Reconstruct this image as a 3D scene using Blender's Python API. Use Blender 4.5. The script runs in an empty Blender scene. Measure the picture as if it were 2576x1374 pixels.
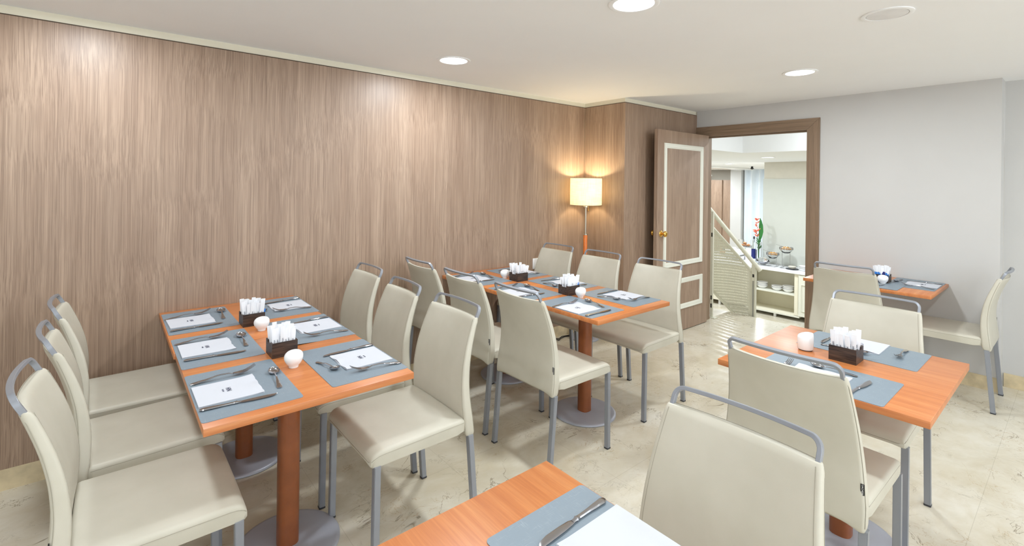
import bpy, bmesh, math, random
from mathutils import Vector, Matrix
random.seed(7)
C = bpy.context.scene.collection
sc = bpy.context.scene
PI = math.pi

# ------------------------------------------------------------------ camera, world, exposure, ceiling lights
YAW, ROLL, CAMH, FPX = .6964, -.0125, 1.483, 1209.0
f_ = Vector((math.sin(YAW), math.cos(YAW), 0)); r_ = Vector((math.cos(YAW), -math.sin(YAW), 0)); d_ = Vector((0, 0, -1))
r3 = r_ * math.cos(ROLL) + d_ * math.sin(ROLL); d3 = -r_ * math.sin(ROLL) + d_ * math.cos(ROLL)
cam = bpy.data.objects.new('camera', bpy.data.cameras.new('camera')); C.objects.link(cam); sc.camera = cam
M = Matrix((r3, -d3, -f_)).transposed().to_4x4(); M.translation = (0, 0, CAMH); cam.matrix_world = M
cam.data.sensor_fit = 'HORIZONTAL'; cam.data.sensor_width = 36; cam.data.lens = FPX * 36 / 2576
cam.data.shift_x = 0; cam.data.shift_y = -(687 - 457.9) / 2576
cam.data.clip_start = .02; cam.data.clip_end = 100

w = bpy.data.worlds.new('world'); sc.world = w; w.use_nodes = True
w.node_tree.nodes['Background'].inputs[0].default_value = (.9, .95, 1, 1); w.node_tree.nodes['Background'].inputs[1].default_value = 3.3
sc.view_settings.view_transform = 'Standard'; sc.view_settings.look = 'None'
sc.view_settings.gamma = 1; sc.view_settings.use_curve_mapping = False
sc.view_settings.exposure = 0.06
sc.cycles.use_denoising = True; sc.cycles.use_adaptive_sampling = True; sc.cycles.adaptive_threshold = .015; sc.cycles.max_bounces = 10; sc.cycles.diffuse_bounces = 6; sc.cycles.sample_clamp_indirect = 6

HC = 2.284          # ceiling height of the breakfast room
VW, U1, VB, UB = 3.2567, 4.958, 2.763, 3.675     # long wood wall, right wall, wood return and its corner
LOWZ = -.9          # floor of the lower room beyond the door
LAMPS = [(-.10, 2.76), (1.74, 2.70), (1.78, 1.30), (3.74, 1.31), (-.11, 1.30), (-.11, -.25), (1.78, -.25), (3.74, -.25), (1.78, -1.7), (3.74, -1.7), (-.11, -1.7)]
POWER = 12.4
def area(name, loc, r, power, col=(.885, .95, 1), spread=PI):
    l = bpy.data.lights.new(name, 'AREA'); l.shape = 'DISK'; l.size = 2 * r; l.energy = power; l.color = col; l.spread = spread
    o = bpy.data.objects.new(name, l); C.objects.link(o); o.location = loc; return o

# ------------------------------------------------------------------ materials
def lin(c): return tuple((x / 255 / 12.92 if x / 255 <= .04045 else ((x / 255 + .055) / 1.055) ** 2.4) for x in c) + (1,)
class NT:
    def __init__(s, name):
        s.m = bpy.data.materials.new(name); s.m.use_nodes = True; s.t = s.m.node_tree; s.b = s.t.nodes['Principled BSDF']; s.tc = None
    def n(s, typ, **k):
        x = s.t.nodes.new(typ)
        for a, v in k.items():
            if hasattr(x, a): setattr(x, a, v)
        return x
    def l(s, a, b): s.t.links.new(a, b)
    def coord(s, kind='Object', scale=(1, 1, 1), loc=(0, 0, 0), rot=(0, 0, 0)):
        if not s.tc: s.tc = s.n('ShaderNodeTexCoord')
        mp = s.n('ShaderNodeMapping'); mp.inputs['Scale'].default_value = scale; mp.inputs['Location'].default_value = loc; mp.inputs['Rotation'].default_value = rot
        s.l(s.tc.outputs[kind], mp.inputs['Vector']); return mp.outputs[0]
    def noise(s, vec, scale=5, detail=4, rough=.55, dist=0):
        x = s.n('ShaderNodeTexNoise'); x.inputs['Scale'].default_value = scale; x.inputs['Detail'].default_value = detail
        x.inputs['Roughness'].default_value = rough; x.inputs['Distortion'].default_value = dist; s.l(vec, x.inputs['Vector']); return x.outputs['Fac']
    def ramp(s, fac, stops):
        x = s.n('ShaderNodeValToRGB'); e = x.color_ramp.elements
        while len(e) < len(stops): e.new(.5)
        for i, (p, c) in enumerate(stops): e[i].position = p; e[i].color = c if len(c) == 4 else tuple(c) + (1,)
        s.l(fac, x.inputs[0]); return x.outputs[0]
    def mix(s, fac, a, b, mode='MIX'):
        x = s.n('ShaderNodeMix'); x.data_type = 'RGBA'; x.blend_type = mode
        for sock, v in ((x.inputs['Factor'], fac), (x.inputs['A'], a), (x.inputs['B'], b)): pass
        ins = [i for i in x.inputs if i.enabled]
        for sock, v in zip((ins[0], ins[1], ins[2]), (fac, a, b)):
            if hasattr(v, 'links') or hasattr(v, 'is_output'): s.l(v, sock)
            else: sock.default_value = v
        return [o for o in x.outputs if o.enabled][0]
    def math(s, op, a, b=None, c=None):
        x = s.n('ShaderNodeMath'); x.operation = op
        for i, v in enumerate((a, b, c)):
            if v is None: continue
            if hasattr(v, 'is_output'): s.l(v, x.inputs[i])
            else: x.inputs[i].default_value = v
        return x.outputs[0]
    def bump(s, h, strength=.2, dist=.001):
        x = s.n('ShaderNodeBump'); x.inputs['Strength'].default_value = strength; x.inputs['Distance'].default_value = dist
        s.l(h, x.inputs['Height']); s.l(x.outputs[0], s.b.inputs['Normal'])
    def col(s, v):
        if hasattr(v, 'is_output'): s.l(v, s.b.inputs['Base Color'])
        else: s.b.inputs['Base Color'].default_value = v
    def set(s, **k):
        for a, v in k.items():
            i = s.b.inputs[a.replace('_', ' ')]
            if hasattr(v, 'is_output'): s.l(v, i)
            else: i.default_value = v
        return s
def plain(name, rgb, rough=.5, metal=0, var=.06, scale=9, **k):
    t = NT(name); v = t.coord(); n = t.noise(v, scale, 3)
    c = lin(rgb); d = tuple(x * (1 - var) for x in c[:3]) + (1,); e = tuple(min(1, x * (1 + var)) for x in c[:3]) + (1,)
    t.col(t.ramp(n, [(.3, d), (.7, e)])); t.set(Roughness=rough, Metallic=metal)
    for a, vv in k.items(): t.set(**{a: vv})
    return t.m
def emit(name, col, strength):
    t = NT(name); t.set(Emission_Color=tuple(col) + (1,), Emission_Strength=strength); t.col((0, 0, 0, 1)); return t.m
def wood_panel(name, dark, mid, light, horiz=None, rough=.42):
    t = NT(name)
    S = {None: (1, 1, .005), 'v': (1, .005, 1), 'u': (.005, 1, 1)}[horiz]
    S2 = {None: (1, 1, .02), 'v': (1, .02, 1), 'u': (.02, 1, 1)}[horiz]
    wob = t.noise(t.coord(scale=(1, 1, 1)), 1.3, 2)
    vf = t.coord(scale=S)
    add = t.n('ShaderNodeVectorMath'); add.operation = 'MULTIPLY_ADD'
    t.l(wob, add.inputs[0]); add.inputs[1].default_value = (.02, .02, .02); t.l(vf, add.inputs[2])
    fine = t.noise(add.outputs[0], 400, 3, .6)
    add2 = t.n('ShaderNodeVectorMath'); add2.operation = 'MULTIPLY_ADD'
    t.l(wob, add2.inputs[0]); add2.inputs[1].default_value = (.05, .05, .05); t.l(t.coord(scale=S2), add2.inputs[2])
    mid_n = t.noise(add2.outputs[0], 70, 3, .6)
    broad = t.noise(t.coord(scale=tuple(x if x == 1 else .1 for x in S)), 9, 4, .6)
    a = t.ramp(broad, [(.3, lin(mid)), (.72, lin(light))])
    b = t.mix(t.math('MULTIPLY', t.ramp(mid_n, [(.40, (1, 1, 1)), (.62, (0, 0, 0))]), .28), a, lin(dark))
    c = t.mix(t.math('MULTIPLY', t.ramp(fine, [(.38, (1, 1, 1)), (.55, (0, 0, 0))]), .54), b, lin(dark))
    t.col(c); t.set(Roughness=rough); t.bump(fine, .25, .0006); return t.m
def table_wood(name):
    t = NT(name)      # grain runs along local Y
    n1 = t.noise(t.coord(scale=(1, .03, 1)), 38, 5, .65, .3); n2 = t.noise(t.coord(scale=(1, .05, 1)), 240, 2, .5); n3 = t.noise(t.coord(scale=(1, .15, 1)), 5, 2)
    a = t.ramp(n1, [(.25, lin((176, 100, 50))), (.5, lin((198, 124, 68))), (.75, lin((212, 146, 90)))])
    b = t.mix(t.math('MULTIPLY', t.ramp(n2, [(.4, (1, 1, 1)), (.6, (0, 0, 0))]), .22), a, lin((150, 70, 26)))
    c = t.mix(t.math('MULTIPLY', n3, .35), b, lin((200, 116, 58)))
    t.col(c); t.set(Roughness=.34, Specular_IOR_Level=.9); return t.m
def marble(name, warm=0):
    t = NT(name)
    v = t.coord()
    clouds = t.noise(v, 1.7, 6, .62, .4); cl2 = t.noise(t.coord(loc=(3, 5, 0), scale=(1, 1.6, 1)), 7, 5, .6, .6)
    base = t.ramp(clouds, [(.3, lin((192, 182, 160))), (.55, lin((212, 206, 190))), (.75, lin((224, 220, 209)))])
    base = t.mix(t.math('MULTIPLY', t.ramp(cl2, [(.4, (0, 0, 0)), (.7, (1, 1, 1))]), .35), base, lin((190, 177, 148)))
    def vein(loc, scale, width, dist, msk, col, amt, base):
        n = t.noise(t.coord(loc=loc, scale=(1, 1.25, 1)), scale, 5, .6, dist)
        rdg = t.math('ABSOLUTE', t.math('SUBTRACT', n, .5))
        line = t.ramp(rdg, [(0, (1, 1, 1)), (width, (0, 0, 0))])
        m = t.ramp(t.noise(t.coord(loc=(loc[1], loc[0] + 7, 2)), msk, 3, .6), [(.52, (0, 0, 0)), (.6, (1, 1, 1))])
        return t.mix(t.math('MULTIPLY', t.math('MULTIPLY', line, m), amt), base, col)
    base = vein((1, 2, 0), 2.6, .010, 1.5, 3.0, lin((120, 106, 84)), .8, base)
    base = vein((9, 4, 0), 5.5, .012, 1.8, 2.5, lin((168, 138, 92)), .6, base)
    base = vein((5, 8, 0), 10, .018, 1.2, 4.0, lin((120, 108, 88)), .35, base)
    sep = t.n('ShaderNodeSeparateXYZ'); t.l(v, sep.inputs[0])
    def grout(sock, off, per, wd):
        fr = t.math('FRACT', t.math('DIVIDE', t.math('SUBTRACT', sock, off - 40 * per), per))
        return t.math('LESS_THAN', t.math('MINIMUM', fr, t.math('SUBTRACT', 1, fr)), wd / per)
    g = t.math('MAXIMUM', grout(sep.outputs[1], .31, .60, .0012), grout(sep.outputs[0], 3.17, .60, .0011))
    base = t.mix(t.math('MULTIPLY', g, .24), base, lin((128, 116, 96)))
    t.col(base); t.set(Roughness=.2, Specular_IOR_Level=.42); return t.m
def leather(name):
    t = NT(name)
    n = t.noise(t.coord(), 900, 2, .5); m = t.noise(t.coord(), 6, 3)
    t.col(t.ramp(m, [(.3, lin((190, 186, 171))), (.7, lin((199, 195, 181)))]))
    t.set(Roughness=.42, Specular_IOR_Level=.4); t.bump(n, .18, .0006); return t.m
def mat_cloth(name):
    t = NT(name)
    a = t.noise(t.coord(scale=(1, .05, 1)), 620, 2, .5); b = t.noise(t.coord(scale=(.05, 1, 1)), 620, 2, .5); c = t.noise(t.coord(), 25, 2)
    la = t.ramp(a, [(.60, (0, 0, 0)), (.68, (1, 1, 1))]); lb = t.ramp(b, [(.60, (0, 0, 0)), (.68, (1, 1, 1))])
    m = t.math('MULTIPLY', t.math('MAXIMUM', la, lb), t.ramp(c, [(.4, (0, 0, 0)), (.65, (1, 1, 1))]))
    t.col(t.mix(t.math('MULTIPLY', m, .4), lin((124, 138, 149)), lin((172, 181, 188)))); t.set(Roughness=.45); t.bump(t.math('ADD', a, b), .15, .0004); return t.m
def dark_wood(name):
    t = NT(name); n = t.noise(t.coord(scale=(.06, 1, 1)), 160, 3, .6)
    t.col(t.ramp(n, [(.4, lin((38, 28, 24))), (.65, lin((84, 64, 52)))])); t.set(Roughness=.38); return t.m
def linen_shade(name):
    t = NT(name); a = t.noise(t.coord(scale=(1, 1, .04)), 220, 2); b = t.noise(t.coord(scale=(.04, .04, 1)), 220, 2)
    c = t.ramp(t.math('ADD', t.math('MULTIPLY', a, .5), t.math('MULTIPLY', b, .5)), [(.35, lin((236, 226, 204))), (.6, lin((252, 248, 236)))])
    t.col(c); t.set(Roughness=.9)
    tr = t.n('ShaderNodeBsdfTranslucent'); t.l(c, tr.inputs[0]); mx = t.n('ShaderNodeMixShader'); mx.inputs[0].default_value = .55
    t.l(t.b.outputs[0], mx.inputs[1]); t.l(tr.outputs[0], mx.inputs[2]); t.l(mx.outputs[0], t.t.nodes['Material Output'].inputs[0]); return t.m
def glass(name, col=(1, 1, 1, 1), rough=.02):
    t = NT(name); t.col(col); t.set(Roughness=rough, Transmission_Weight=1.0, IOR=1.45); return t.m
def curtain_mat(name):
    t = NT(name); n = t.noise(t.coord(), 3, 2); t.col(t.ramp(n, [(.3, lin((222, 230, 238))), (.7, lin((228, 236, 242)))])); t.set(Roughness=.8); return t.m

MW = wood_panel('walnut_laminate', (106, 84, 68), (155, 130, 110), (178, 154, 133))
MWH = wood_panel('walnut_laminate_frame', (98, 78, 60), (132, 109, 88), (154, 131, 108), 'v')
MWV = wood_panel('walnut_laminate_jamb', (98, 78, 60), (132, 109, 88), (154, 131, 108))
MT = table_wood('cherry_laminate'); MCOL = plain('cherry_column', (138, 78, 42), .28, var=.12, scale=14)
MF = marble('marble_floor'); MSK = plain('marble_skirting', (206, 190, 156), .35, var=.16, scale=14)
ML_ = leather('cream_leather'); MST = plain('seam_thread', (160, 155, 140), .7)
MMET = plain('grey_lacquered_steel', (146, 150, 158), .34, .3, var=.02); MBASE = plain('grey_cast_base', (176, 180, 192), .4, .2, var=.04)
MCAP = plain('dark_plastic', (58, 60, 66), .5); MBLK = plain('black_label', (14, 14, 16), .6); MWTX = plain('white_print', (225, 225, 225), .6)
MMAT = mat_cloth('grey_blue_vinyl_weave'); MNAP = plain('white_paper', (198, 201, 209), .8, var=.01); MINK = plain('navy_ink', (52, 56, 84), .8)
MSIL = plain('polished_steel', (172, 173, 178), .16, 1.0, var=.02); MHOLD = dark_wood('dark_oak')
MPORC = plain('white_porcelain', (240, 240, 240), .18, var=.01); MBLUE = plain('blue_paper', (40, 120, 205), .5); MNAVY = plain('navy_paper', (24, 36, 110), .5)
MCEIL = plain('ceiling_paint', (241, 242, 243), .85, var=.01, scale=2); MWALL = plain('warm_white_paint', (199, 198, 196), .8, var=.015, scale=3)
MCREAM = plain('cream_paint', (230, 225, 206), .75, var=.02); MMOLD = plain('ivory_lacquer', (226, 226, 214), .35, var=.01)
MBRASS = plain('brass', (226, 178, 92), .16, 1.0, var=.05); MSHADE = linen_shade('linen_shade'); MCHROME = plain('brushed_nickel', (196, 190, 176), .3, 1.0)
MGLOW = emit('downlight_glow', (.96, .98, 1), 9); MBULB = emit('bulb_glow', (1, .84, .58), 30)
MRAIL = plain('ivory_painted_steel', (214, 212, 194), .4, var=.02); MDARK = plain('painted_shadow_gap', (74, 60, 46), .8)
MGREEN = plain('pale_green_panel', (200, 203, 196), .5, var=.01); MCURT = curtain_mat('sheer_curtain'); MCTOP = plain('white_countertop', (236, 238, 242), .25, var=.02)
MGLASS = glass('clear_glass'); MLEAF = plain('leaf_green', (44, 112, 50), .45, var=.3); MPINK = plain('heliconia_pink', (232, 120, 96), .5, var=.25)
MCHIP = plain('golden_crisps', (224, 172, 96), .7, var=.4, scale=60); MBREAD = plain('baked_crust', (186, 122, 64), .65, var=.35, scale=40)
MBOT = glass('pale_blue_glass', (.75, .88, 1, 1)); MBEIGE = plain('beige_wall_paint', (212, 207, 194), .8, var=.02)
MCORD = plain('black_cable', (26, 24, 24), .5)

# ------------------------------------------------------------------ mesh helpers
def smooth_bm(bm, ang=35):
    bm.normal_update()
    for f in bm.faces: f.smooth = True
    a = math.radians(ang)
    for e in bm.edges:
        if len(e.link_faces) == 2 and e.calc_face_angle(0) > a: e.smooth = False
def obj(name, bm, mat, parent=None, smooth=35, recalc=True):
    if recalc: bmesh.ops.recalc_face_normals(bm, faces=bm.faces)
    if smooth: smooth_bm(bm, smooth)
    me = bpy.data.meshes.new(name); bm.to_mesh(me); bm.free(); me.materials.append(mat)
    o = bpy.data.objects.new(name, me); C.objects.link(o)
    if parent: o.parent = parent
    return o
def add_box(bm, x0, x1, y0, y1, z0, z1, bevel=0, seg=2):
    vs = [bm.verts.new((x, y, z)) for x in (x0, x1) for y in (y0, y1) for z in (z0, z1)]
    fs = [bm.faces.new([vs[i] for i in q]) for q in ((0, 1, 3, 2), (4, 6, 7, 5), (0, 4, 5, 1), (2, 3, 7, 6), (0, 2, 6, 4), (1, 5, 7, 3))]
    if bevel:
        es = list({e for f in fs for e in f.edges}); bmesh.ops.bevel(bm, geom=es, offset=bevel, segments=seg, affect='EDGES', profile=.5)
    return vs
def box(name, x0, x1, y0, y1, z0, z1, mat, parent=None, bevel=0, seg=2):
    bm = bmesh.new(); add_box(bm, x0, x1, y0, y1, z0, z1, bevel, seg); return obj(name, bm, mat, parent)
def loft(bm, rings, caps=True, closed=True):
    R = [[bm.verts.new(p) for p in r] for r in rings]; n = len(R[0])
    for a, b in zip(R, R[1:]):
        for i in range(n if closed else n - 1):
            j = (i + 1) % n; bm.faces.new((a[i], a[j], b[j], b[i]))
    if caps and closed: bm.faces.new(R[0][::-1]); bm.faces.new(R[-1])
    return R
def lathe(bm, prof, n=32, cx=0, cy=0, caps=True):
    loft(bm, [[(cx + r * math.cos(2 * PI * i / n), cy + r * math.sin(2 * PI * i / n), z) for i in range(n)] for r, z in prof], caps)
def tube(bm, pts, r, n=8, rect=None):
    """Sweep a circle (or a rect (w,h)) along pts."""
    pts = [Vector(p) for p in pts]; rings = []; up0 = Vector((0, 0, 1)); prev = None
    for i, p in enumerate(pts):
        t = ((pts[min(i + 1, len(pts) - 1)] - p).normalized() + (p - pts[max(i - 1, 0)]).normalized()).normalized()
        if prev is None:
            a = t.cross(up0)
            if a.length < 1e-3: a = t.cross(Vector((1, 0, 0)))
            a.normalize()
        else:
            a = (prev - t * prev.dot(t)).normalized()
        prev = a; b = t.cross(a).normalized()
        if rect: w_, h_ = rect; rings.append([p + a * sx * w_ / 2 + b * sy * h_ / 2 for sx, sy in ((-1, -1), (1, -1), (1, 1), (-1, 1))])
        else: rings.append([p + a * r * math.cos(2 * PI * k / n) + b * r * math.sin(2 * PI * k / n) for k in range(n)])
    loft(bm, rings)
def empty(name, loc=(0, 0, 0), rz=0):
    o = bpy.data.objects.new(name, None); C.objects.link(o); o.location = loc; o.rotation_euler = (0, 0, rz); o.empty_display_size = .05; return o
def tag(o, label, cat, group=None):
    o['label'] = label; o['category'] = cat
    if group: o['group'] = group
    return o
def st(o, label=None):
    o['kind'] = 'structure'
    if label: o['label'] = label
    return o
def copy_tree(o, parent=None):
    c = o.copy(); C.objects.link(c)
    if parent: c.parent = parent
    for ch in [x for x in o.children]: copy_tree(ch, c)
    return c
def text_mesh(txt, size, extrude=.0002):
    cu = bpy.data.curves.new('print', 'FONT'); cu.body = txt; cu.size = size; cu.extrude = extrude; cu.align_x = 'CENTER'; cu.align_y = 'CENTER'
    o = bpy.data.objects.new('print', cu); C.objects.link(o); bpy.context.view_layer.update()
    me = bpy.data.meshes.new_from_object(o.evaluated_get(bpy.context.evaluated_depsgraph_get()))
    bpy.data.objects.remove(o); return me
def mesh_obj(name, me, mat, parent=None):
    o = bpy.data.objects.new(name, me)
    if not me.materials: me.materials.append(mat)
    C.objects.link(o)
    if parent: o.parent = parent
    return o

# ------------------------------------------------------------------ the breakfast room shell
UL, VN = -1.75, -3.0
st(box('floor', UL - .1, 5.56, VN - .1, 5.2, -.12, 0, MF))
st(box('ceiling', UL - .1, 5.2, VN - .1, VW + .12, HC, HC + .1, MCEIL))
st(box('wall_back', UL - .1, UB + .02, VW + .01, VW + .12, 0, HC, MCREAM))
st(box('wall_left', UL - .1, UL, VN, VW + .1, 0, HC, MCEIL)); 
bm = bmesh.new()
for q in ((UL - .1, 5.3, 0, .55), (UL - .1, 5.3, 2.2, HC), (UL - .1, -1.4, .55, 2.2), (4.7, 5.3, .55, 2.2)): add_box(bm, q[0], q[1], VN - .1, VN, q[2], q[3])
st(obj('wall_front', bm, MCEIL))
bm = bmesh.new()
for k in range(5): add_box(bm, -1.4 + k * 1.51, -1.34 + k * 1.51, VN - .07, VN - .02, .55, 2.2)
add_box(bm, -1.34, 4.7, VN - .07, VN - .02, .55, .60); add_box(bm, -1.34, 4.7, VN - .07, VN - .02, 2.15, 2.2)
st(obj('added_window_1', bm, MCEIL), 'added window for fill light in the unseen wall behind the camera')  # unseen window, added so cool daylight lifts the ceiling
# wood cladding: long wall, the side of the projection and its front
st(box('trim_1', UL, UB - .001, VW, VW + .012, .10, 2.238, MW), 'walnut cladding of the long left wall')
st(box('trim_2', UB, UB + .012, VB + .002, VW - .001, .10, 2.238, MW), 'walnut cladding on the side of the wall projection behind the lamp')
st(box('trim_3', UB - .001, U1 - .001, VB, VB + .012, .005, 2.238, MW), 'walnut cladding behind the open door')
st(box('wall_projection', UB + .012, U1 + .12, VB + .012, VW + .12, 0, HC, MCREAM))
for i, (a, b, c, d) in enumerate(((UL, UB + .01, VW + .004, VW + .0115), (UB + .004, UB + .0125, VB + .006, VW), (UB + .004, U1, VB + .004, VB + .0115))):
    st(box('trim_%d' % (4 + i), a, b, c, d, 2.238, 2.244, MDARK), 'dark strip painting the shadow gap above the cladding')  # shade of the reveal, put in as a dark coloured strip
st(box('baseboard_back', UL, UB - .001, VW - .001, VW + .012, 0, .10, MSK)); st(box('baseboard_projection', UB - .001, UB + .012, VB + .004, VW - .002, 0, .10, MSK))
# right wall with the doorway
VO0, VO1, HO = 1.665, 2.655, 2.0
bm = bmesh.new(); add_box(bm, U1, U1 + .12, .40, VO0 - .02, 0, HC); add_box(bm, U1, U1 + .12, VO0 - .02, VB, HO + .02, HC)
st(obj('wall_right', bm, MWALL)); st(box('wall_recess', 5.15, 5.3, VN, .398, 0, HC, MWALL)); st(box('wall_recess_side', U1 + .001, 5.15, .399, .42, 0, HC, MWALL))
st(box('baseboard_right', U1 - .012, U1 + .001, .388, VO0 - .12, 0, .10, MSK)); st(box('baseboard_recess', 5.138, 5.15, VN, .387, 0, .10, MSK))
# door frame
def frame_piece(name, pts0, pts1, mat):
    bm = bmesh.new(); loft(bm, [pts0, pts1]); return st(obj(name, bm, mat, smooth=20))
fw = .105; u0, u1_ = U1 - .018, U1 + .0
bm = bmesh.new()
ring = lambda v, z: [(u0, v, z)]
def prism_uv(bm, poly, ua, ub):
    a = [bm.verts.new((ua, v, z)) for v, z in poly]; b = [bm.verts.new((ub, v, z)) for v, z in poly]; n = len(poly)
    bm.faces.new(a); bm.faces.new(b[::-1])
    for i in range(n): bm.faces.new((a[i], b[i], b[(i + 1) % n], a[(i + 1) % n]))
prism_uv(bm, [(VO0 - fw, 0), (VO0, 0), (VO0, HO), (VO0 - fw, HO + fw)], u0, U1 + .0)
prism_uv(bm, [(VO0 - .0199, 0), (VO0, 0), (VO0, HO), (VO0 - .0199, HO)], U1, U1 + .125)
st(obj('trim_7', bm, MWV, smooth=20), 'walnut door jamb beside the wall table')
bm = bmesh.new()
prism_uv(bm, [(VO0 - fw + .0015, HO + fw), (VO0 + .0015, HO), (VB - .002, HO), (VB - .002, HO + fw)], u0, U1 + .0)
prism_uv(bm, [(VO0, HO), (VB - .003, HO), (VB - .003, HO + .0199), (VO0, HO + .0199)], U1, U1 + .125)
prism_uv(bm, [(VO0, HO - .014), (VB - .003, HO - .014), (VB - .003, HO), (VO0, HO)], U1 + .04, U1 + .08)
st(obj('trim_8', bm, MWH, smooth=20), 'walnut door head')
st(box('trim_9', U1 - .002, U1 + .125, VO1, VB - .003, 0, HO, MWV), 'walnut door jamb on the hinge side')

# open door leaf lying back against the projection
DV = 2.612
d1 = st(box('door_1', 3.985, 4.94, DV, DV + .04, .006, 2.006, MW, bevel=.002, seg=1), 'open walnut door leaf with ivory mouldings and brass knob')
def moulding(x0, x1, z0, z1, wd=.05):
    bm = bmesh.new()
    prof = [(0, 0), (.002, .010), (.010, .014), (.018, .010), (.026, .012), (.040, .007), (wd, .002), (wd, 0)]
    rings = []
    for cxx, czz, sx, sz in ((x0, z0, 1, 1), (x1, z0, -1, 1), (x1, z1, -1, -1), (x0, z1, 1, -1)):
        rings.append([(cxx + sx * a, DV - b, czz + sz * a) for a, b in prof])
    rings.append(rings[0]); R = [[bm.verts.new(p) for p in r] for r in rings[:4]]; R.append(R[0])
    for a, b in zip(R, R[1:]):
        for i in range(len(prof) - 1): bm.faces.new((a[i], a[i + 1], b[i + 1], b[i]))
    o = obj('moulding', bm, MMOLD, d1, smooth=50); return o
moulding(4.09, 4.815, .665, 1.88); moulding(4.09, 4.825, .225, .535)
def knob(sign, y):
    bm = bmesh.new(); prof = [(.031, 0), (.031, .003), (.024, .008), (.011, .011), (.010, .026), (.016, .031), (.026, .038), (.029, .047), (.026, .056), (.014, .062), (.003, .063)]
    lathe(bm, prof, 28); o = obj('knob', bm, MBRASS, d1, smooth=60); o.location = (4.052, y, 1.005); o.rotation_euler = (PI / 2 * sign, 0, 0); o['label'] = 'polished brass knob'
knob(1, DV); knob(-1, DV + .04)

# ceiling fittings
bm_r = bmesh.new(); lathe(bm_r, [(.112, 0), (.112, -.004), (.104, -.007), (.090, -.004), (.088, .0005), (.088, 0)], 48, caps=False)
me_ring = obj('light_trim', bm_r, MCEIL).data; bpy.data.objects.remove(bpy.data.objects['light_trim'])
bm_d = bmesh.new(); lathe(bm_d, [(.0885, -.002), (.0885, -.0025), (.05, -.003)], 48); me_disc = obj('diffuser', bm_d, MGLOW).data; bpy.data.objects.remove(bpy.data.objects['diffuser'])
LL = {(1.74, 2.70): 'round recessed ceiling light nearest the long wood wall', (1.78, 1.30): 'large bright recessed ceiling light at the top edge of the picture',
      (3.74, 1.31): 'round recessed ceiling light in front of the doorway', (-.10, 2.76): 'round recessed ceiling light cut by the top left edge of the picture'}
for (x, y) in LAMPS:
    area('downlight_or_fill', (x, y, HC - .012), .085, POWER * ((.85 if x < 0 else 1.25) if (x, y) in LL else .72))
    e = empty('ceiling_light', (x, y, HC))
    tag(e, LL.get((x, y), 'round recessed ceiling light over the part of the room behind the camera'), 'ceiling light', 'round recessed ceiling lights')
    mesh_obj('light_trim', me_ring, MCEIL, e); mesh_obj('diffuser', me_disc, MGLOW, e)
e = tag(empty('ceiling_speaker', (2.757, .60, HC)), 'round flush white speaker grille in the ceiling, unlit', 'speaker')
bm = bmesh.new(); lathe(bm, [(.100, 0), (.100, -.004), (.094, -.006), (.082, -.005), (.080, .0)], 48, caps=False); obj('bezel', bm, MCEIL, e)
bm = bmesh.new(); lathe(bm, [(.0785, -.001), (.0785, -.004), (.04, -.005)], 48); obj('grille', bm, plain('speaker_mesh', (225, 225, 226), .7), e)

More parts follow.
